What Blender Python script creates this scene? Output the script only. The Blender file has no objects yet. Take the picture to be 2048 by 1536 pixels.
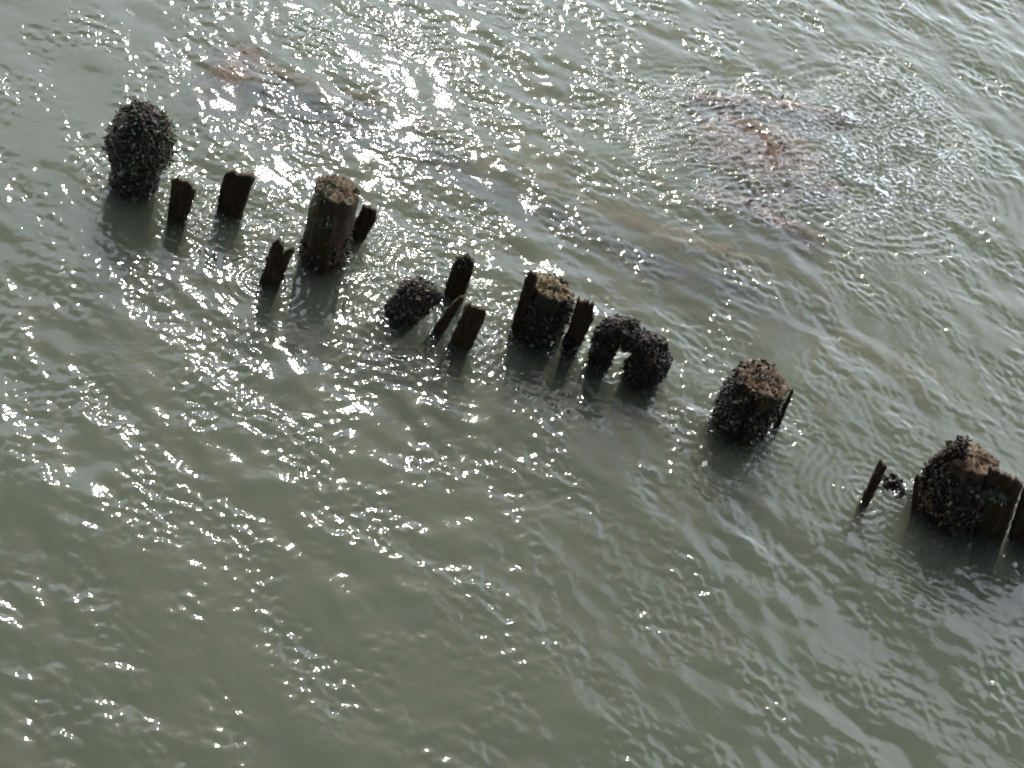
import bpy, math, random
import numpy as np
from mathutils import Vector, Matrix, noise
R = math.radians
sc = bpy.context.scene
random.seed(7); rng = np.random.default_rng(11)

# ------------------------------------------------------------ camera
FPX = 3400.0; PITCH = R(47); ROLL = R(18.7); CAMZ = 7.25
cr, sr = math.cos(ROLL), math.sin(ROLL)
Fw = Vector((0, math.cos(PITCH), -math.sin(PITCH)))
R0 = Vector((1, 0, 0)); U0 = Vector((0, math.sin(PITCH), math.cos(PITCH)))
CX = cr*R0 + sr*U0; CY = -sr*R0 + cr*U0
CAM = Vector((0, 0, CAMZ))
cam = bpy.data.cameras.new('camera'); co = bpy.data.objects.new('camera', cam)
sc.collection.objects.link(co); sc.camera = co
co.matrix_world = Matrix(((CX.x, CY.x, -Fw.x, CAM.x), (CX.y, CY.y, -Fw.y, CAM.y), (CX.z, CY.z, -Fw.z, CAM.z), (0, 0, 0, 1)))
cam.sensor_width = 36; cam.lens = FPX/2048*36; cam.clip_end = 2000; cam.clip_start = 0.05
cam.dof.use_dof = True; cam.dof.focus_distance = 5.2; cam.dof.aperture_fstop = 6.5

# ------------------------------------------------------------ light
SUN_EL, SUN_AZ = R(41), R(-9.5)      # azimuth measured from the +Y heading, negative = left
SD = Vector((math.sin(SUN_AZ)*math.cos(SUN_EL), math.cos(SUN_AZ)*math.cos(SUN_EL), math.sin(SUN_EL)))
w = bpy.data.worlds.new('World'); sc.world = w; w.use_nodes = True
nt = w.node_tree; nt.nodes.clear()
out = nt.nodes.new('ShaderNodeOutputWorld'); bg = nt.nodes.new('ShaderNodeBackground')
sky = nt.nodes.new('ShaderNodeTexSky'); sky.sky_type = 'NISHITA'; sky.sun_disc = False
sky.sun_elevation = SUN_EL; sky.sun_rotation = SUN_AZ; sky.dust_density = 2.5; sky.air_density = 1.0
# broken cloud out of view, added to the sky for patchy water reflections
tc = nt.nodes.new('ShaderNodeTexCoord'); cn = nt.nodes.new('ShaderNodeTexNoise')
cn.inputs['Scale'].default_value = 3.6; cn.inputs['Detail'].default_value = 6; cn.inputs['Roughness'].default_value = .6
rp = nt.nodes.new('ShaderNodeValToRGB'); rp.color_ramp.elements[0].position = .5; rp.color_ramp.elements[1].position = .62
mx = nt.nodes.new('ShaderNodeMix'); mx.data_type = 'RGBA'
mx.inputs[7].default_value = (39, 42.5, 48.5, 1)
L = nt.links.new
def wm(op, a, b, c=None):
    n = nt.nodes.new('ShaderNodeMath'); n.operation = op
    for k, v in enumerate((a, b) + ((c,) if c is not None else ())):
        if isinstance(v, (int, float)): n.inputs[k].default_value = v
        else: L(v, n.inputs[k])
    return n.outputs[0]
# unseen cloud bank shaped for ripple sheen, bright towards the sun, thinning upwards and behind
sx = nt.nodes.new('ShaderNodeSeparateXYZ'); L(tc.outputs['Generated'], sx.inputs[0]); L(tc.outputs['Generated'], cn.inputs['Vector'])
v = wm('ADD', cn.outputs['Fac'], wm('MULTIPLY', wm('SUBTRACT', .78, sx.outputs[2]), .9))
v = wm('ADD', v, wm('MULTIPLY', wm('MINIMUM', wm('SUBTRACT', sx.outputs[1], .45), 0), .8))
L(v, rp.inputs[0]); L(rp.outputs[0], mx.inputs[0]); L(sky.outputs[0], mx.inputs[6]); L(mx.outputs[2], bg.inputs[0]); L(bg.outputs[0], out.inputs[0])
bg.inputs[1].default_value = 0.14
sl = bpy.data.lights.new('sun', 'SUN'); sl.energy = 3.4; sl.angle = R(.53); sl.color = (1, .95, .86)
so = bpy.data.objects.new('sun', sl); sc.collection.objects.link(so)
so.rotation_euler = (-SD).to_track_quat('-Z', 'Y').to_euler()
so.location = SD*40
vs = sc.view_settings; vs.view_transform = 'Standard'; vs.look = 'None'; vs.gamma = 1; vs.exposure = 0.0
cy = sc.cycles
cy.use_denoising = True; cy.max_bounces = 8; cy.volume_bounces = 3; cy.transparent_max_bounces = 12
cy.glossy_bounces = 3; cy.diffuse_bounces = 2; cy.caustics_reflective = False; cy.caustics_refractive = False
cy.sample_clamp_indirect = 4; cy.sample_clamp_direct = 0

# ------------------------------------------------------------ picture point -> place
def ray(px, py):
    dx, dy = px-1024, py-768
    return (Fw*FPX + CX*dx - CY*dy).normalized()
def ground(px, py, z=0.0):
    d = ray(px, py); return CAM + d*((z-CAM.z)/d.z)
def vplane(px, py, P0, nrm=Vector((0, 1, 0))):
    d = ray(px, py); return CAM + d*((P0-CAM).dot(nrm)/d.dot(nrm))
def ppm(P): return FPX/((P-CAM).dot(Fw))      # photo pixels per metre there

# ------------------------------------------------------------ materials
def mat(name):
    m = bpy.data.materials.new(name); m.use_nodes = True; t = m.node_tree; t.nodes.clear()
    o = t.nodes.new('ShaderNodeOutputMaterial'); return m, t, o
def N(t, ty, **k):
    n = t.nodes.new(ty)
    for a, v in k.items():
        if a.startswith('i_'): n.inputs[a[2:].replace('_', ' ')].default_value = v
        else: setattr(n, a, v)
    return n
def ramp(t, stops, src):
    r = t.nodes.new('ShaderNodeValToRGB'); e = r.color_ramp.elements
    while len(e) < len(stops): e.new(.5)
    for q, (p, c) in zip(e, stops): q.position = p; q.color = (*c, 1)
    t.links.new(src, r.inputs[0]); return r.outputs[0]
def wood_mat(name, dark, mid, light, green=(.03, .05, .012), gs=.5, topc=None, fib=True):
    m, t, o = mat(name); b = N(t, 'ShaderNodeBsdfPrincipled'); t.links.new(b.outputs[0], o.inputs[0])
    tc = N(t, 'ShaderNodeTexCoord'); mp = N(t, 'ShaderNodeMapping'); mp.inputs['Scale'].default_value = (1, 1, .16) if fib else (1, 1, 1)
    t.links.new(tc.outputs['Object'], mp.inputs[0])
    n1 = N(t, 'ShaderNodeTexNoise', i_Scale=55.0, i_Detail=8.0, i_Roughness=.7); t.links.new(mp.outputs[0], n1.inputs['Vector'])
    n2 = N(t, 'ShaderNodeTexNoise', i_Scale=16.0, i_Detail=5.0, i_Roughness=.7); t.links.new(tc.outputs['Object'], n2.inputs['Vector'])
    c1 = ramp(t, [(.32, dark), (.52, mid), (.72, light)], n1.outputs['Fac'])
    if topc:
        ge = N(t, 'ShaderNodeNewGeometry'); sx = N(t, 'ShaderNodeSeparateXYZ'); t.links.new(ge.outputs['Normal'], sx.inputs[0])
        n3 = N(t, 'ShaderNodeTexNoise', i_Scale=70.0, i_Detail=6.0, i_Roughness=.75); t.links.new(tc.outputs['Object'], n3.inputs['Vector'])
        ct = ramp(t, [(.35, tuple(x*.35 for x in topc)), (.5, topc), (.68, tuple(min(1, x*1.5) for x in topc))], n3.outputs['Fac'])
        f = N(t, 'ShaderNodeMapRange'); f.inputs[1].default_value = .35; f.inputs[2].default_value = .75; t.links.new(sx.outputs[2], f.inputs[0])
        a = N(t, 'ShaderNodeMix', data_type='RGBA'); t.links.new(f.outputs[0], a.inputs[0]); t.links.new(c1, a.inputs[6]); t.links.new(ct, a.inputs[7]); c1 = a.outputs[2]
    g = N(t, 'ShaderNodeMapRange'); g.inputs[1].default_value = 1.0-gs; g.inputs[2].default_value = 1.12-gs; t.links.new(n2.outputs['Fac'], g.inputs[0])
    a = N(t, 'ShaderNodeMix', data_type='RGBA'); t.links.new(g.outputs[0], a.inputs[0]); t.links.new(c1, a.inputs[6]); a.inputs[7].default_value = (*green, 1)
    t.links.new(a.outputs[2], b.inputs['Base Color']); b.inputs['Specular IOR Level'].default_value = .22
    rr = N(t, 'ShaderNodeMapRange'); rr.inputs[3].default_value = .45; rr.inputs[4].default_value = .85; t.links.new(n2.outputs['Fac'], rr.inputs[0]); t.links.new(rr.outputs[0], b.inputs['Roughness'])
    bp = N(t, 'ShaderNodeBump', i_Strength=.9, i_Distance=.012); t.links.new(n1.outputs['Fac'], bp.inputs['Height']); t.links.new(bp.outputs[0], b.inputs['Normal'])
    return m
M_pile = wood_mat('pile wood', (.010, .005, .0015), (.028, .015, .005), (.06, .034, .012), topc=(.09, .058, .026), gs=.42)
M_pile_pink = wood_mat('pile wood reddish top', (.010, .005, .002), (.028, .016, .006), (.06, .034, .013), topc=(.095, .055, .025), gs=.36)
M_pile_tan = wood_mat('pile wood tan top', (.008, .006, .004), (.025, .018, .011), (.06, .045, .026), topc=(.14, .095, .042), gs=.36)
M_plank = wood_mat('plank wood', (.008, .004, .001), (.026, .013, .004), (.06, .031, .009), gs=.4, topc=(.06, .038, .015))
M_crustbase = wood_mat('crust base', (.005, .004, .002), (.014, .010, .005), (.032, .022, .012), gs=.35, fib=False)
M_weedy = wood_mat('weedy sunken timber', (.03, .02, .01), (.09, .06, .03), (.16, .105, .05), gs=.3, fib=False)
M_log = wood_mat('sunken log', (.006, .007, .012), (.012, .013, .02), (.025, .025, .034), green=(.012, .013, .02), gs=.3)
M_rock = wood_mat('weedy rock', (.02, .011, .004), (.09, .045, .018), (.19, .10, .04), green=(.06, .05, .018), gs=.42, fib=False)
M_mud = wood_mat('mud', (.10, .075, .04), (.13, .095, .055), (.17, .125, .07), green=(.11, .085, .045), gs=.45, fib=False)

def tint_mat(name, stops, rough, spec=.5, bump=0.0):
    m, t, o = mat(name); b = N(t, 'ShaderNodeBsdfPrincipled'); t.links.new(b.outputs[0], o.inputs[0])
    a = N(t, 'ShaderNodeAttribute', attribute_name='tint'); t.links.new(ramp(t, stops, a.outputs['Fac']), b.inputs['Base Color'])
    b.inputs['Roughness'].default_value = rough; b.inputs['Specular IOR Level'].default_value = spec
    return m
M_mussel = tint_mat('mussel shell', [(0, (.004, .0025, .001)), (.5, (.012, .0075, .003)), (.8, (.045, .027, .010)), (.95, (.10, .07, .038)), (1, (.22, .17, .11))], .38, .2)
M_mussel_pale = tint_mat('mussel shell with barnacles', [(0, (.005, .003, .001)), (.4, (.016, .010, .004)), (.7, (.06, .04, .02)), (.93, (.14, .10, .06)), (1, (.26, .2, .14))], .45, .2)
M_algae = tint_mat('green algae', [(0, (.01, .02, .004)), (.6, (.022, .05, .008)), (1, (.06, .08, .018))], .5)
M_redweed = tint_mat('red seaweed', [(0, (.03, .014, .006)), (.6, (.08, .04, .016)), (1, (.15, .085, .035))], .5)
m_, t_, o_ = mat('foam'); b_ = N(t_, 'ShaderNodeBsdfPrincipled'); t_.links.new(b_.outputs[0], o_.inputs[0]); b_.inputs['Base Color'].default_value = (.75, .76, .74, 1); b_.inputs['Roughness'].default_value = .35
M_foam = m_

# ------------------------------------------------------------ object helpers
def link(name, verts, faces, m, parent=None, smooth=True, tint=None):
    me = bpy.data.meshes.new(name)
    if isinstance(verts, np.ndarray):
        verts = np.ascontiguousarray(verts, dtype=np.float32); faces = np.ascontiguousarray(faces, dtype=np.int32)
        nf, k = faces.shape
        me.vertices.add(len(verts)); me.vertices.foreach_set('co', verts.ravel())
        me.loops.add(nf*k); me.loops.foreach_set('vertex_index', faces.ravel())
        me.polygons.add(nf); me.polygons.foreach_set('loop_start', np.arange(0, nf*k, k, dtype=np.int32)); me.polygons.foreach_set('loop_total', np.full(nf, k, dtype=np.int32))
        me.update(calc_edges=True)
    else:
        me.from_pydata([tuple(v) for v in verts], [], faces); me.update()
    me.polygons.foreach_set('use_smooth', [smooth]*len(me.polygons))
    if tint is not None:
        at = me.attributes.new('tint', 'FLOAT', 'POINT'); at.data.foreach_set('value', np.asarray(tint, dtype=np.float32))
    me.materials.append(m); o = bpy.data.objects.new(name, me); sc.collection.objects.link(o)
    if parent: o.parent = parent
    return o
def tag(o, label=None, cat=None, group=None, kind=None):
    for k, v in (('label', label), ('category', cat), ('group', group), ('kind', kind)):
        if v: o[k] = v
    return o
def empty(name, loc):
    o = bpy.data.objects.new(name, None); sc.collection.objects.link(o); o.location = loc; o.empty_display_size = .1; return o
def fbm(p, s, oct=4): return noise.fractal(Vector(p)*s, .8, 2.0, oct)

# swept body: rings of given centre / radius; radii vary with noise; caps roughened.
def body(path, radii, seg=56, sub=14, amp=.06, seed=0, grooves=.03, flat=0., cap_amp=.012, cap_tilt=(0, 0), cap_dome=.0, caps=(False, True), pull=0.):
    pts, rad = [], []
    for i in range(len(path)-1):
        for k in range(sub):
            f = k/sub; a, b = path[max(i-1, 0)], path[min(i+2, len(path)-1)]; p0, p1 = path[i], path[i+1]
            h = [2*f**3-3*f*f+1, f**3-2*f*f+f, -2*f**3+3*f*f, f**3-f*f]
            pts.append(p0*h[0]+(p1-a)*.5*h[1]+p1*h[2]+(b-p0)*.5*h[3]); ff = f*f*(3-2*f); rad.append(radii[i]*(1-ff)+radii[i+1]*ff)
    pts.append(path[-1]); rad.append(radii[-1]); n = len(pts); V = []; Fc = []
    ref = Vector((1, 0, 0)) if abs((pts[-1]-pts[0]).normalized().x) < .8 else Vector((0, 1, 0))
    for i in range(n):
        T = (pts[min(i+1, n-1)]-pts[max(i-1, 0)]).normalized(); A = (ref-T*ref.dot(T)).normalized(); B = T.cross(A); ref = A
        for j in range(seg):
            th = 2*math.pi*j/seg; d = A*math.cos(th)+B*math.sin(th); q = pts[i]+d*rad[i]
            g = noise.noise(Vector((math.cos(th)*3.2+seed, math.sin(th)*3.2, i*.03)))*grooves*1.6
            r = rad[i]*(1+amp*fbm((q.x+seed*3, q.y, q.z), 7)+g+.5*amp*noise.noise(q*28))
            v = pts[i]+d*r
            if i >= n-3 and caps[1]: v = v+Vector((0, 0, 1))*(noise.noise(q*38+Vector((seed, 0, 0)))*cap_amp*1.3+(cap_tilt[0]*(d.x)+cap_tilt[1]*d.y)*rad[i]*(.33*(i-n+4)))
            V.append(v)
    for i in range(n-1):
        for j in range(seg):
            a, b = i*seg+j, i*seg+(j+1) % seg; Fc.append((a, b, b+seg, a+seg))
    for end in (0, 1):
        if not caps[end]: continue
        i0 = (n-1)*seg if end else 0; c = pts[-1] if end else pts[0]; T = (pts[-1]-pts[-2]).normalized() if end else (pts[0]-pts[1]).normalized()
        ring = [i0+j for j in range(seg)]; K = 7
        for k in range(1, K+1):
            f = 1-k/K; nr = []
            if k == K:
                V.append(c+T*(cap_dome*rad[-1])+Vector((0, 0, 1))*fbm((c.x+seed, c.y, 1), 18)*cap_amp); ci = len(V)-1
                for j in range(seg):
                    tri = (ring[j], ring[(j+1) % seg], ci); Fc.append(tri if end else tri[::-1])
                break
            for j in range(seg):
                e = V[i0+j]; p = c+(e-c)*f; p = p+T*(cap_dome*rad[-1]*(1-f*f))+Vector((0, 0, 1))*((fbm((p.x+seed, p.y, 1), 34)*cap_amp*1.6-.012*max(0, noise.noise(Vector((math.atan2((p-c).y, (p-c).x)*1.7+seed, seed, 0)))-.1))); V.append(p); nr.append(len(V)-1)
            for j in range(seg):
                q = (ring[j], ring[(j+1) % seg], nr[(j+1) % seg], nr[j]); Fc.append(q if end else q[::-1])
            ring = nr
    return V, Fc

# shells / tufts scattered on a built mesh
def shell_template(nu=6, nv=8):
    V = [(0, 0, 0)]; Fc = []
    for i in range(1, nu):
        u = i/nu; wd = .27*math.sin(math.pi*u**.75)**.8+.02; hd = wd*.62
        for j in range(nv):
            th = 2*math.pi*j/nv; V.append((u-.1, math.cos(th)*wd+.08*math.sin(math.pi*u), math.sin(th)*hd*(1.0 if math.sin(th) > 0 else 1)))
    V.append((.92, .0, 0)); last = len(V)-1
    T = []
    for j in range(nv): T.append((0, 1+(j+1) % nv, 1+j))
    for i in range(nu-2):
        for j in range(nv):
            a = 1+i*nv+j; b = 1+i*nv+(j+1) % nv; T.append((a, b, b+nv)); T.append((a, b+nv, a+nv))
    for j in range(nv): T.append((1+(nu-2)*nv+j, 1+(nu-2)*nv+(j+1) % nv, last))
    return np.array(V), np.array(T)
SH = shell_template()
def blade_template():
    V = np.array([(0, -.08, 0), (0, .08, 0), (.35, -.13, .05), (.35, .13, .02), (.7, -.1, .16), (.7, .09, .12), (1, 0, .3)])
    return V, np.array([(0, 1, 3), (0, 3, 2), (2, 3, 5), (2, 5, 4), (4, 5, 6)])
BL = blade_template()
def scatter(srcs, name, m, parent, count, size, mask=None, tmpl=SH, out=.5, lift=0., kind='stuff', tintf=None, drift=None, label=None, bare=True):
    bare = srcs[0].data.materials[0] is not M_crustbase; P, Nn = [], []
    tri = []; 
    for s in srcs:
        me = s.data; ml_ = s.matrix_world
        for p in me.polygons:
            if mask and not mask(p.center, p.normal): continue
            if tmpl is SH and bare and noise.noise(p.center*7+Vector((count, 0, 0))) > .33: continue
            tri.append((p.area, me, p))
    ar = np.array([t[0] for t in tri]); ar /= ar.sum(); idx = rng.choice(len(tri), count, p=ar)
    tv, tf = tmpl; VV = []; FF = []; TT = []
    for q, k in enumerate(idx):
        _, me, p = tri[k]; vs_ = [me.vertices[i].co for i in p.vertices]; a, b = random.random(), random.random()
        if len(vs_) == 4: c = (vs_[0]*(1-a)+vs_[1]*a)*(1-b)+(vs_[3]*(1-a)+vs_[2]*a)*b
        else:
            if a+b > 1: a, b = 1-a, 1-b
            c = vs_[0]+(vs_[1]-vs_[0])*a+(vs_[2]-vs_[0])*b
        n = p.normal; t = Vector((random.gauss(0, 1), random.gauss(0, 1), random.gauss(0, 1)-.5)); t = (t-n*t.dot(n)).normalized()
        o_ = out*random.uniform(.4, 1.4); X = (n*o_+t*(1-min(o_, .95))).normalized()
        if drift: X = (X+drift*random.uniform(.5, 1.3)).normalized()
        Y = X.cross(Vector((random.gauss(0, 1), random.gauss(0, 1), random.gauss(0, 1)))).normalized(); Z = X.cross(Y)
        s = size*random.choice((.5, .75, 1, 1, 1.2, 1.5))*random.uniform(.85, 1.15)
        Mx = np.array([X, Y*random.uniform(.8, 1.15), Z])*s
        VV.append(tv@Mx+np.array(c+n*lift)); FF.append(tf+q*len(tv)); v = random.random() if tintf is None else tintf(c); TT.append(np.full(len(tv), v))
    o = link(name, np.concatenate(VV), np.concatenate(FF), m, parent, tint=np.concatenate(TT))
    tag(o, kind=kind, label=label); return o

DEEP = -1.3
waterline = []     # (x, y, radius) of everything that breaks the surface
def pile(base, top, rb, rt, m, label, seed, group='old timber piles in a row', rmid=None, tmid=.5, tilt=(0, 0), dome=.05, amp=.06, cap_amp=.016, grooves=.05, cat='pile'):
    P0 = ground(*base); P1 = vplane(*top, P0); s = ppm(P0)
    ax = (P1-P0); dn = P0-ax/ax.z*(-DEEP)
    path = [dn, P0, P0+ax*tmid, P1]; rad = [rb/s*1.02, rb/s, (rmid or (rb+rt)/2)/s, rt/s]
    root = empty('timber_pile', P0)
    loc = [p-P0 for p in path]
    V, Fc = body(loc, rad, amp=amp, seed=seed, cap_tilt=tilt, cap_dome=dome, cap_amp=cap_amp, grooves=grooves)
    o = link('post', V, Fc, m, root); tag(root, label, cat, group)
    waterline.append((P0.x, P0.y, rb/s))
    return root, o, P0, ax

def plank(bl, br, prof, label, seed, thick=.045, m=None, depth_off=0., name='broken_plank', group='broken planks standing between the piles', twist=0., ragged=.014, cat='plank'):
    """bl, br: waterline ends; prof: points along the broken top, left to right; the board stands in an upright plane"""
    c = ground((bl[0]+br[0])/2, (bl[1]+br[1])/2); c = c+Vector((0, depth_off, 0))
    nrm = Vector((math.sin(twist), math.cos(twist), 0))
    B0, B1 = vplane(*bl, c, nrm), vplane(*br, c, nrm); B0.z = min(B0.z, 0); B1.z = min(B1.z, 0); B0.z = B1.z = 0
    TP = [vplane(*p, c, nrm) for p in prof]
    # arc parameter of profile by distance along B0->B1
    ts = np.linspace(0, 1, len(TP)); nx = 26; nz = 34; V = []; Fc = []
    for side in (0, 1):
        for i in range(nx+1):
            s = i/nx; f = s*(len(TP)-1); k = min(int(f), len(TP)-2); g = f-k
            T = TP[k].lerp(TP[k+1], g); B = B0.lerp(B1, s)
            T = T+Vector((0, 0, noise.noise(Vector((s*9+seed, seed, 0)))*ragged*1.6+noise.noise(Vector((s*23+seed, seed, 3)))*ragged))
            ax = T-B; D = B-ax/max(ax.z, .05)*.9 if ax.z > .05 else B-Vector((0, 0, .9))
            if D.z < -1: D = B+(D-B)*(1/abs(D.z-B.z))
            for j in range(nz+1):
                h = j/nz; q = D.lerp(B, h/.3) if h < .3 else B.lerp(T, (h-.3)/.7)
                th = thick*(1-.25*max(0, (h-.85)/.15))*(.8+.4*noise.noise(Vector((q.x*9+seed, q.z*5, side*3))))
                edge = min(s, 1-s)*nx; th *= min(1, .55+.22*edge)
                q = q+nrm*((th/2) if side else (-th/2))+nrm*(noise.noise(Vector((q.x*55+seed, q.y, q.z*5)))*.012+noise.noise(q*25)*.005)
                if i in (0, nx): q = q+Vector((1, 0, 0))*(noise.noise(Vector((seed+i, q.z*26, 0)))*.011+noise.noise(Vector((seed+i, q.z*70, 0)))*.005)
                V.append(q-c)
    n1 = nz+1; off = (nx+1)*n1
    for i in range(nx):
        for j in range(nz):
            a = i*n1+j; Fc.append((a, a+n1, a+n1+1, a+1)); Fc.append((off+a, off+a+1, off+a+n1+1, off+a+n1))
    for i in range(nx):
        a = i*n1+nz; Fc.append((a, a+n1, off+a+n1, off+a)); a = i*n1; Fc.append((a, off+a, off+a+n1, a+n1))
    for j in range(nz):
        a = j; Fc.append((a, a+1, off+a+1, off+a)); a = nx*n1+j; Fc.append((a, off+a, off+a+1, a+1))
    o = link(name, V, Fc, m or M_plank, None); o.location = c
    tag(o, label, cat, group)
    for s in (.2, .8):
        b = B0.lerp(B1, s); waterline.append((b.x, b.y, abs((B1-B0).length)*.3))
    return o

# ------------------------------------------------------------ the piles
def zmask(lo, hi, jit=.05, seed=0): return lambda c, n: lo+jit*noise.noise(c*9+Vector((seed, 0, 0))) < c.z < hi+2*jit*noise.noise(c*8+Vector((seed, 5, 0)))
# 1: mussel column, far left
r, o, P0, ax = pile((268, 358), (288, 240), 47, 47, M_crustbase, 'tall round-topped pile at the far left, wholly crusted with mussels and tufted with green algae', 1, rmid=60, tmid=.6, dome=.55, amp=.1)
scatter([o], 'mussel_crust', M_mussel_pale, r, 3400, .023, zmask(-.12, 2), out=.18)
scatter([o], 'algae', M_algae, r, 420, .03, lambda c, n: c.z > .15 and noise.noise(c*9+Vector((3, 1, 0))) > .12, tmpl=BL, out=.8, lift=.014)
# 3: bare pile
r, o, P0, ax = pile((646, 510), (676, 377), 44, 43, M_pile, 'bare brown pile with a flat crumbling top, tallest of those not crusted with shells', 2, tilt=(-.12, -.1), dome=.04, amp=.05, cap_amp=.022, grooves=.06)
scatter([o], 'algae', M_algae, r, 260, .022, lambda c, n: c.z > ax.z*.55 and noise.noise(c*11+Vector((0, 0, 2))) > .22, tmpl=BL, out=.7, lift=.002)
scatter([o], 'mussel_crust', M_mussel, r, 110, .026, zmask(-.05, .24), out=.5)
# 5: tan topped cluster
r, o, P0, ax = pile((1078, 652), (1108, 577), 45, 41, M_pile_tan, 'pile with a tan rounded top, flanked tightly by two planks, black mussels round its foot', 3, tilt=(-.1, -.16), dome=.16, amp=.12, cap_amp=.02, grooves=.1)
scatter([o], 'mussel_crust', M_mussel, r, 1700, .026, zmask(-.12, .26, .09), out=.4, lift=.008)
scatter([o], 'barnacles', M_mussel_pale, r, 160, .02, lambda c, n: c.z > ax.z*.5, out=.4)
k5 = (r, o)
# 6
r, o, P0, ax = pile((1481, 838), (1524, 758), 54, 50, M_pile_pink, 'stout mussel-crusted pile with a reddish top, standing clear of all the others', 4, tilt=(-.05, -.12), dome=.12, amp=.12, cap_amp=.025, grooves=.1)
scatter([o], 'mussel_crust', M_mussel, r, 2300, .025, lambda c, n: c.z > -.12 and (c.z < ax.z*.72 or (n.z < .4 and c.x < .02)), out=.5, lift=.004)
scatter([o], 'barnacles', M_mussel_pale, r, 240, .02, lambda c, n: c.z > ax.z*.55, out=.4)
scatter([o], 'algae', M_algae, r, 90, .02, lambda c, n: c.z > ax.z*.6 and noise.noise(c*12) > .15, tmpl=BL, out=.7)
# 7
r, o, P0, ax = pile((1900, 1005), (1946, 917), 66, 45, M_pile_pink, 'thick mussel-covered pile with a smooth pinkish top at the right edge', 5, rmid=60, tilt=(.0, -.1), dome=.14, amp=.12, cap_amp=.02, grooves=.1)
scatter([o], 'mussel_crust', M_mussel, r, 2700, .026, lambda c, n: -.12 < c.z < ax.z*.9 and n.z < .55, out=.4, lift=.006)
p7 = (r, o)

# mussel stump between
r, o, P0, ax = pile((806, 622), (843, 585), 33, 33, M_crustbase, 'short leaning stump bristling with mussels, left of three thin planks', 6, group='low mussel-covered stumps', cat='stump', dome=.35, amp=.22)
r.name = 'mussel_stump'
nub, Fn = body([Vector((0, 0, 0))+ax*.75, ax*.95+Vector((.05, 0, .02)), ax+Vector((.12, 0, .0))], [.06, .05, .03], amp=.2, seed=8, seg=24, sub=6, caps=(True, True))
ob = link('knob', nub, Fn, M_crustbase, r)
scatter([o, ob], 'mussel_crust', M_mussel_pale, r, 1100, .024, zmask(-.12, 2), out=.4)
# arch of mussels
Pc = ground(1246, 728)
A = [vplane(x, y, Pc)-Pc for x, y in ((1206, 700), (1207, 676), (1238, 657), (1272, 680), (1293, 706), (1289, 740))]
A = [Vector((A[0].x, 0, -1))]+A+[Vector((A[-1].x, 0, -1))]; sA = ppm(Pc)
root = empty('mussel_arch', Pc); tag(root, 'arch-shaped lump of black mussels with a gap under it', 'stump', 'low mussel-covered stumps')
V, Fc = body(A, [23/sA, 23/sA, 25/sA, 25/sA, 25/sA, 36/sA, 37/sA, 30/sA], amp=.34, seed=9, sub=10, caps=(True, True))
o = link('core', V, Fc, M_crustbase, root)
scatter([o], 'mussel_crust', M_mussel, root, 2800, .025, zmask(-.12, 2), out=.25)
for xx in (1, -1): waterline.append((Pc.x+A[xx if xx == 1 else -2].x, Pc.y, .09))
sp = [vplane(x, y, Pc)-Pc for x, y in ((1322, 735), (1326, 712), (1335, 684))]
V, Fc = body(sp, [.03, .028, .008], amp=.2, seed=4, seg=12, sub=6, caps=(True, True)); link('splinter', V, Fc, M_pile_tan, root)

# ------------------------------------------------------------ the planks
plank((337, 428), (376, 430), [(345, 357), (358, 357), (370, 361), (381, 368), (391, 381), (389, 392)], 'low dark plank stub with a slanting top, first right of the far left pile', 1)
plank((434, 415), (487, 420), [(447, 352), (455, 341), (470, 343), (476, 350), (485, 345), (502, 348), (509, 356)], 'wide dark plank stub with a notched top, second right of the far left pile', 2, thick=.07)
plank((521, 560), (562, 565), [(545, 485), (555, 479), (564, 484), (568, 500), (563, 513), (572, 500), (582, 492), (589, 497)], 'forked plank stub with a mossy tip, left of the bare brown pile', 3, thick=.05)
plank((687, 497), (727, 492), [(721, 424), (727, 410), (735, 413), (742, 415), (751, 420), (753, 438)], 'leaning ragged plank hard against the right side of the bare brown pile', 4, thick=.05, depth_off=.1)
o = plank((884, 596), (930, 590), [(908, 522), (919, 513), (930, 510), (938, 516), (948, 522), (948, 536)], 'leaning plank with a green mossy tip, behind two others', 5, thick=.06, depth_off=.03)
scatter([o], 'algae', M_algae, o, 90, .022, lambda c, n: c.z > .27, tmpl=BL, out=.8)
plank((864, 662), (888, 664), [(905, 606), (912, 600), (919, 594), (925, 596), (925, 602)], 'thin pointed plank leaning between two wider ones', 6, thick=.035)
plank((899, 684), (945, 690), [(932, 610), (941, 608), (950, 614), (960, 615), (972, 622), (970, 636)], 'broad plank with a square broken top, front one of a leaning trio', 7, thick=.05)
plank((1022, 655), (1052, 660), [(1053, 549), (1060, 543), (1067, 546), (1076, 552)], 'dark upright plank against the left side of the tan-topped pile', 8, thick=.05)
o = plank((1128, 688), (1160, 692), [(1152, 606), (1156, 594), (1163, 603), (1170, 601), (1178, 606), (1187, 606), (1186, 640)], 'jagged-topped plank against the right side of the tan-topped pile', 9, thick=.05)
scatter([o], 'mussel_crust', M_mussel, o, 60, .03, lambda c, n: c.z < .1 and c.z > -.1 and n.y < 0)
plank((1546, 846), (1561, 848), [(1577, 790), (1582, 780), (1586, 777), (1586, 786)], 'thin splintered slat at the right side of the reddish-topped pile', 10, thick=.03)
plank((1722, 1000), (1741, 1002), [(1757, 924), (1762, 920), (1766, 924), (1765, 931), (1770, 929), (1775, 932)], 'thin lone stake with a notched tip standing in open water', 11, thick=.045, name='stake', cat='stake')
o = plank((1840, 1020), (1880, 1030), [(1838, 968), (1855, 932), (1878, 908), (1900, 890), (1924, 878), (1938, 884)], 'sloping mussel-fringed board against the left of the pink-topped pile', 12, thick=.08, depth_off=.12)
scatter([o], 'mussel_crust', M_mussel, o, 700, .025, lambda c, n: c.z > -.1, out=.5)
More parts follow.
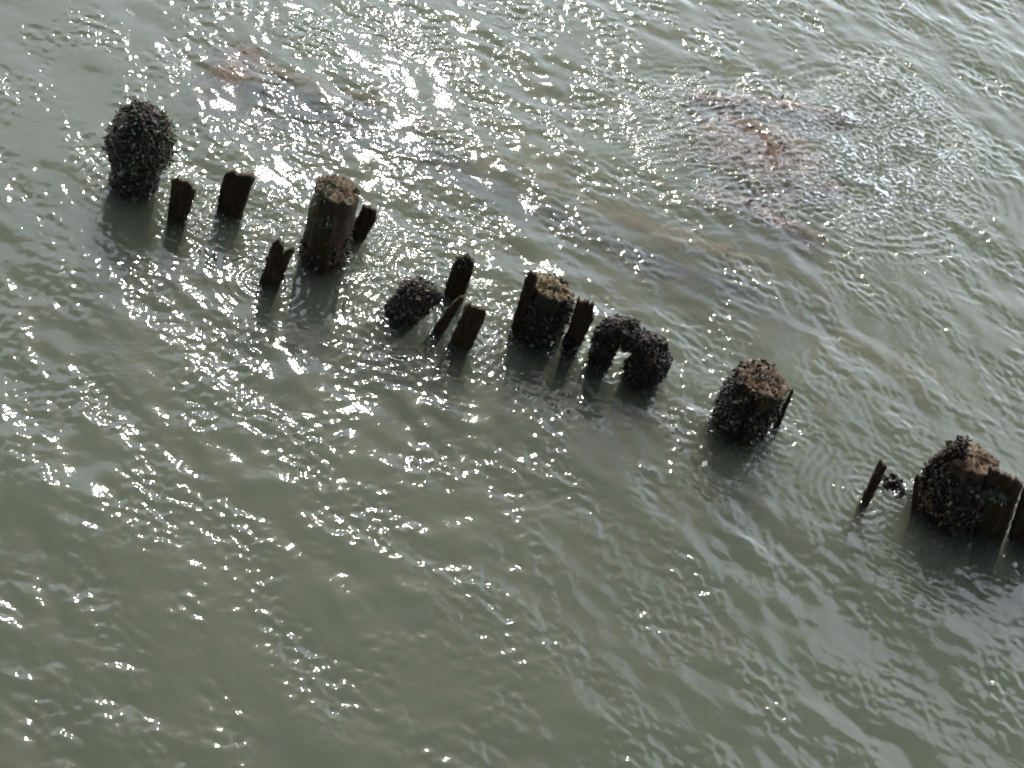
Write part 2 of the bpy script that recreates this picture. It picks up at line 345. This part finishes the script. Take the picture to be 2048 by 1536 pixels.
plank((1822, 1012), (1836, 1014), [(1828, 962), (1832, 952), (1836, 949), (1838, 958)], 'small dark splinter at the left foot of the pink-topped pile', 13, thick=.03)
o = plank((1942, 1068), (2004, 1080), [(1978, 931), (1990, 938), (2004, 944), (2020, 951), (2032, 957), (2046, 966)], 'wide dark board just right of the pink-topped pile, with a mossy knob', 14, thick=.06, depth_off=.05)
c = vplane(1992, 975, ground(1973, 1074)+Vector((0, .05, 0)))-o.location+Vector((0, -.05, 0))
V, Fc = body([c+Vector((-.07, 0, -.05)), c, c+Vector((.06, 0, -.02))], [.02, .032, .02], amp=.4, seed=3, seg=18, sub=6, caps=(True, True), cap_dome=.5)
kb = link('mossy_knob', V, Fc, M_crustbase, o)
scatter([kb], 'algae', M_algae, kb, 120, .02, tmpl=BL, out=.8)
plank((2008, 1078), (2090, 1100), [(2050, 966), (2075, 975), (2100, 988), (2120, 998), (2140, 1010)], 'dark board cut by the right edge of the picture, past a narrow seam', 15, thick=.06, depth_off=.05)
# little clump awash
Pq = ground(1797, 978); root = empty('mussel_clump', Pq); tag(root, 'small clump of mussels awash left of the pink-topped pile', 'mussels')
V, Fc = body([Vector((-.09, .03, -.03)), Vector((-.03, .05, -.03)), Vector((.04, .0, -.03))], [.03, .04, .03], amp=.3, seed=31, seg=16, sub=6, caps=(True, True)); oc = link('core', V, Fc, M_crustbase, root)
scatter([oc], 'mussel_crust', M_mussel, root, 90, .032, out=.45)
waterline.append((Pq.x, Pq.y, .08))

# ------------------------------------------------------------ things under water
def sunk(pts, z, radii, m, name, label, cat, seed, amp=.2, sub=8, weed=0, group=None, flatz=1.):
    P = [ground(x, y, zz) for (x, y), zz in zip(pts, z)]; c = P[len(P)//2].copy()
    V, Fc = body([p-c for p in P], radii, amp=amp, seed=seed, sub=sub, seg=32, caps=(True, True), cap_dome=.5)
    if flatz != 1:
        V = [Vector((v[0], v[1], v[2]*flatz)) for v in V]
    if weed:
        root = empty(name, c); o = link('body', V, Fc, m, root)
        scatter([o], 'seaweed', M_redweed, root, weed, .05, lambda cc, n: n.z > .1, tmpl=BL, out=.25, drift=Vector((-.2, -.1, -.15)))
    else: root = link(name, V, Fc, m); root.location = c
    tag(root, label, cat, group); return root
sunk([(500, 190), (700, 268), (960, 372), (1220, 498), (1420, 580), (1660, 660)], [-.14, -.14, -.17, -.17, -.15, -.3], [.1, .09, .08, .09, .1, .08], M_log, 'sunken_log', 'long dark log lying just under the surface behind the piles', 'log', 21, amp=.15, sub=14)
sunk([(470, 150), (700, 222), (900, 300), (1130, 410), (1400, 520), (1640, 610)], [-.22, -.2, -.27, -.3, -.23, -.34], [.15, .13, .12, .13, .14, .12], M_weedy, 'sunken_beam', 'brown silted beam under water along the far side of the dark log', 'beam', 22, amp=.5, sub=14)
sunk([(430, 255), (460, 195), (500, 150)], [-.34, -.28, -.27], [.24, .26, .21], M_rock, 'weedy_boulder', 'reddish weed-covered boulder under water at the left end of the sunken log', 'boulder', 23, weed=300)
G4 = 'weedy boulders just under the ripples'
sunk([(1375, 205), (1470, 222), (1600, 235), (1700, 250)], [-.12, -.13, -.13, -.12], [.08, .11, .11, .07], M_rock, 'weedy_boulder', 'long dark reddish boulder under the ripples, farthest of its group', 'boulder', 24, weed=260, group=G4)
sunk([(1390, 290), (1450, 310), (1550, 340), (1640, 350)], [-.21, -.21, -.21, -.21], [.26, .42, .44, .28], M_rock, 'weedy_boulder', 'broad flat brown boulder in the middle of the rippled patch', 'boulder', 25, weed=700, group=G4, flatz=.45)
sunk([(1400, 395), (1500, 430), (1560, 465), (1640, 490)], [-.14, -.13, -.12, -.12], [.07, .1, .11, .08], M_rock, 'weedy_boulder', 'curved olive-brown boulder nearest the piles of its group', 'boulder', 26, weed=240, group=G4)
sunk([(1590, 400), (1640, 395), (1680, 380)], [-.17, -.14, -.17], [.09, .11, .07], M_rock, 'weedy_boulder', 'small reddish boulder at the right end of the rippled patch', 'boulder', 27, weed=120, group=G4)

# ------------------------------------------------------------ the sea bed
def grid(x0, x1, y0, y1, st, far, g=1.22):
    def ax(a, b):
        core = np.arange(a, b+st*.5, st); o = []; d = st; s = 0.
        while s < far: d *= g; s += d; o.append(s)
        o = np.array(o); return np.concatenate([(a-o)[::-1], core, b+o])
    return ax(x0, x1), ax(y0, y1)
corners = [ground(x, y) for x in (-40, 2088) for y in (-40, 1576)]
X0, X1 = min(c.x for c in corners), max(c.x for c in corners); Y0, Y1 = min(c.y for c in corners), max(c.y for c in corners)
def gridmesh(xs, ys, Z):
    XX, YY = np.meshgrid(xs, ys); V = np.stack([XX.ravel(), YY.ravel(), Z.ravel()], 1); nx, ny = len(xs), len(ys)
    i = np.arange(ny-1)[:, None]*nx+np.arange(nx-1)[None, :]; i = i.ravel()
    return V, np.stack([i, i+1, i+nx+1, i+nx], 1)
def gauss2(XX, YY, px, py, a, b, ang=0):
    c = ground(px, py); dx, dy = XX-c.x, YY-c.y; u = dx*math.cos(ang)+dy*math.sin(ang); v = -dx*math.sin(ang)+dy*math.cos(ang)
    return np.exp(-(u/a)**2-(v/b)**2)
xs, ys = grid(X0, X1, Y0, Y1, .08, 260); XX, YY = np.meshgrid(xs, ys)
Z = -1.25+0*XX
Z += .68*gauss2(XX, YY, 1050, 400, 2.4, .6, -.05)+.84*gauss2(XX, YY, 1900, 700, 1.6, .9)+.35*gauss2(XX, YY, 500, 230, .8, .5)
Z += .025*np.sin(XX*5.1+np.sin(YY*3.)*1.3)*np.sin(YY*4.3+1.1*np.sin(XX*2.2))
V, Fc = gridmesh(xs, ys, Z); o = link('seabed', V, Fc, M_mud); tag(o, kind='structure')

# ------------------------------------------------------------ the water
xs, ys = grid(X0, X1, Y0, Y1, .008, 250); XX, YY = np.meshgrid(xs, ys)
XX = XX.astype(np.float32); YY = YY.astype(np.float32)
def wdir(px, py, ux, uy):
    a, b = ground(px, py), ground(px+ux, py+uy); return math.atan2(b.y-a.y, b.x-a.x)
crest = wdir(1024, 768, 70, 62)
xc, yc = (X0+X1)/2, (Y0+Y1)/2
dx_ = np.gradient(xs).astype(np.float32); dy_ = np.gradient(ys).astype(np.float32)
SP = np.maximum(dx_[None, :], dy_[:, None])
def waves(n, lmin, lmax, dirc, spread, slope, seed, warp=.0):
    g = np.random.default_rng(seed); H = np.zeros_like(XX)
    wx = XX+warp*np.sin(YY*1.7+seed); wy = YY+warp*np.sin(XX*1.3+2.1*seed)
    for i in range(n):
        lam = lmin*(lmax/lmin)**g.random(); k = 2*math.pi/lam; th = dirc+math.pi/2+g.normal(0, spread); a = slope*math.sqrt(2/n)/k
        ph = g.random()*6.283
        H += (a*np.sin(k*math.cos(th)*wx+k*math.sin(th)*wy+ph)*(SP < lam/4)).astype(np.float32)
    return H
def patches(scale, seed, n=14):
    g = np.random.default_rng(seed); H = np.zeros_like(XX)
    for i in range(n):
        k = 2*math.pi/(scale*g.uniform(.6, 1.8)); th = g.random()*6.28; H += np.sin(k*math.cos(th)*XX+k*math.sin(th)*YY+g.random()*6.28).astype(np.float32)
    return H/math.sqrt(n/2)
m1 = np.clip(.8+.28*patches(1.2, 3), .35, 1.5); m2 = np.clip(.78+.62*patches(.55, 4), .15, 2.1)
ul = ground(1700, 300); ll = ground(300, 1300); gd = Vector((ul.x-ll.x, ul.y-ll.y, 0)); gl = gd.length
gradm = np.clip(((XX-ll.x)*gd.x+(YY-ll.y)*gd.y)/gl/gl, -.2, 1.2)
H = waves(40, .45, 1.4, crest, .5, .025, 1)
H += m1*waves(70, .12, .40, crest, .55, .085, 2, .05)*(.78+.2*gradm)
H += m2*waves(90, .04, .12, crest+.15, .8, .10, 5, .04)*(.82+.2*gradm)
# current over the boulders
pA = gauss2(XX, YY, 1520, 300, .75, .55); pB = gauss2(XX, YY, 1780, 300, .45, .75); pA = np.minimum(1, pA*1.6); pB = np.minimum(1, pB*1.8)
H += pA*waves(50, .035, .09, wdir(1500, 300, 80, -18), .35, .27, 7, .05)
H += pB*waves(70, .034, .075, 0, 1.6, .46, 8, .02)
cb = ground(1740, 330); rb_ = np.sqrt((XX-cb.x)**2+(YY-cb.y)**2)+.05*np.sin(3*XX)+.04*np.sin(5*YY)
H += (np.exp(-((rb_-.85)/.28)**2)*(XX > cb.x-.9)*.0022*np.sin(rb_*2*math.pi/.085)*np.clip(.7+.6*patches(.4, 15), 0, 1.6)).astype(np.float32)
NEAR = np.zeros_like(XX)
for (x, y, r_) in waterline:
    NEAR = np.maximum(NEAR, np.exp(-(((XX-x-.05)/(r_+.16))**2+((YY-y-.06)/(r_+.14))**2)**1.0))
H += NEAR*waves(60, .035, .09, 0, 1.6, .15, 12, .02)
# ring ripples round whatever breaks the surface
for i, (x, y, r) in enumerate(waterline):
    d = np.sqrt((XX-x)**2+(YY-y)**2)-r; d = np.maximum(d, 0); e = np.exp(-d/.16)*(d < 1.2)
    H += (e*.0022*np.sin(d*2*math.pi/.055+i+1.3*np.sin(3*np.arctan2(YY-y, XX-x)+i))).astype(np.float32)
WH = H
V, Fc = gridmesh(xs, ys, H); nx, ny = len(xs), len(ys)
# close the body of water: skirt and bottom
b = np.concatenate([np.arange(nx), np.arange(1, ny)*nx+nx-1, (ny-1)*nx+np.arange(nx-2, -1, -1), np.arange(ny-2, 0, -1)*nx])
nb = len(b); base = len(V); bv = V[b].copy(); bv[:, 2] = -4.; V = np.concatenate([V, bv, [[xc, yc, -4.]]]); ci = len(V)-1
j = np.arange(nb); jn = (j+1) % nb
sk = np.stack([b[jn], b[j], base+j, base+jn], 1); Fc = np.concatenate([Fc, sk])
me_w = None
tri_as_quads = np.stack([base+jn, base+j, np.full(nb, ci), np.full(nb, ci)], 1)
# the bottom fan as two-step quads (pairs of boundary vertices)
if nb % 2 == 0: fan = np.stack([base+(j[::2]+2) % nb, base+(j[::2]+1) % nb, base+j[::2], np.full(nb//2, ci)], 1); Fc = np.concatenate([Fc, fan])
m, t, o = mat('sea water')
ge = N(t, 'ShaderNodeNewGeometry'); tc = N(t, 'ShaderNodeTexCoord')
nz = N(t, 'ShaderNodeTexNoise', i_Scale=42.0, i_Detail=2.0, i_Roughness=.5); t.links.new(tc.outputs['Object'], nz.inputs['Vector'])
bp = N(t, 'ShaderNodeBump', i_Strength=.3, i_Distance=.004); nz2 = N(t, 'ShaderNodeTexNoise', i_Scale=30.0, i_Detail=2.0, i_Roughness=.5, noise_dimensions='2D'); t.links.new(tc.outputs['Object'], nz2.inputs['Vector'])
at_ = N(t, 'ShaderNodeAttribute', attribute_name='tint'); mu_ = N(t, 'ShaderNodeMath', operation='MULTIPLY'); t.links.new(at_.outputs['Fac'], mu_.inputs[0]); ro_ = N(t, 'ShaderNodeMath', operation='MULTIPLY_ADD'); ro_.inputs[1].default_value = .09; ro_.inputs[2].default_value = .065; t.links.new(at_.outputs['Fac'], ro_.inputs[0]); t.links.new(nz2.outputs['Fac'], mu_.inputs[1])
b2 = N(t, 'ShaderNodeBump', i_Strength=1.0, i_Distance=.04); t.links.new(mu_.outputs[0], b2.inputs['Height']); t.links.new(b2.outputs[0], bp.inputs['Normal'])
t.links.new(nz.outputs['Fac'], bp.inputs['Height'])
dt = N(t, 'ShaderNodeVectorMath', operation='DOT_PRODUCT'); t.links.new(ge.outputs['Incoming'], dt.inputs[0]); t.links.new(bp.outputs[0], dt.inputs[1])
ab = N(t, 'ShaderNodeMath', operation='ABSOLUTE'); t.links.new(dt.outputs['Value'], ab.inputs[0])
s1 = N(t, 'ShaderNodeMath', operation='SUBTRACT'); s1.inputs[0].default_value = 1; t.links.new(ab.outputs[0], s1.inputs[1])
p5 = N(t, 'ShaderNodeMath', operation='POWER'); p5.inputs[1].default_value = 5; t.links.new(s1.outputs[0], p5.inputs[0])
fr = N(t, 'ShaderNodeMath', operation='MULTIPLY_ADD'); fr.inputs[1].default_value = .97; fr.inputs[2].default_value = .025; t.links.new(p5.outputs[0], fr.inputs[0])
gl_ = N(t, 'ShaderNodeBsdfGlossy'); gl_.inputs['Roughness'].default_value = .065; t.links.new(bp.outputs[0], gl_.inputs['Normal']); t.links.new(ro_.outputs[0], gl_.inputs['Roughness'])
tr = N(t, 'ShaderNodeBsdfTransparent'); ms = N(t, 'ShaderNodeMixShader')
t.links.new(fr.outputs[0], ms.inputs[0]); t.links.new(tr.outputs[0], ms.inputs[1]); t.links.new(gl_.outputs[0], ms.inputs[2]); t.links.new(ms.outputs[0], o.inputs[0])
ALB = (.278, .30, .205, 1); DEN = 2.4
vsn = N(t, 'ShaderNodeVolumeScatter'); vsn.inputs['Color'].default_value = ALB; vsn.inputs['Density'].default_value = DEN; vsn.inputs['Anisotropy'].default_value = 0.0
va = N(t, 'ShaderNodeVolumeAbsorption'); va.inputs['Color'].default_value = ALB; va.inputs['Density'].default_value = DEN
ad = N(t, 'ShaderNodeAddShader'); t.links.new(vsn.outputs[0], ad.inputs[0]); t.links.new(va.outputs[0], ad.inputs[1]); t.links.new(ad.outputs[0], o.inputs['Volume'])
RG = np.zeros(len(V), dtype=np.float32); RG[:XX.size] = np.clip((.4*pA+1.1*pB)*np.clip(.8+.5*patches(.35, 9), .2, 1.5)+.15*NEAR, 0, 1).ravel()
wo = link('water', V, Fc, m, tint=RG); tag(wo, kind='structure')
# flecks of foam where the current folds over the boulders
ix = lambda x: int(np.searchsorted(xs, x)); iy = lambda y: int(np.searchsorted(ys, y)); FV, FF = [], []
for (px, py, L_, n) in ((1765, 385, 24, 26), (1722, 362, 16, 14), (1700, 232, 26, 18), (1672, 215, 14, 10), (1720, 290, 18, 10), (1830, 340, 10, 7), (1748, 130, 8, 5)):
    for i in range(n):
        u = random.gauss(0, .5); g = ground(px+u*L_, py+u*L_*.45+random.gauss(0, 2.5)); r_ = random.uniform(.003, .009)*(1.3-abs(u)*.5)
        h = float(WH[iy(g.y), ix(g.x)])+.001; k0 = len(FV); nn = 8
        FV.append((g.x, g.y, h+r_*.35))
        for ring, (rr, zz) in enumerate(((.6, .28), (1, 0))):
            for j in range(nn):
                a_ = j*2*math.pi/nn; q_ = rr*r_*random.uniform(.75, 1.3); FV.append((g.x+q_*math.cos(a_)*1.3, g.y+q_*math.sin(a_), h+zz*r_-(.003 if ring else 0)))
        for j in range(nn):
            jn_ = (j+1) % nn; FF.append((k0, k0+1+j, k0+1+jn_)); FF.append((k0+1+j, k0+1+nn+j, k0+1+nn+jn_, k0+1+jn_))
tag(link('foam', FV, FF, M_foam), 'white flecks of foam on the rippled patch at upper right', 'foam', kind='stuff')
print('water verts', len(V), 'extent', X0, X1, Y0, Y1)
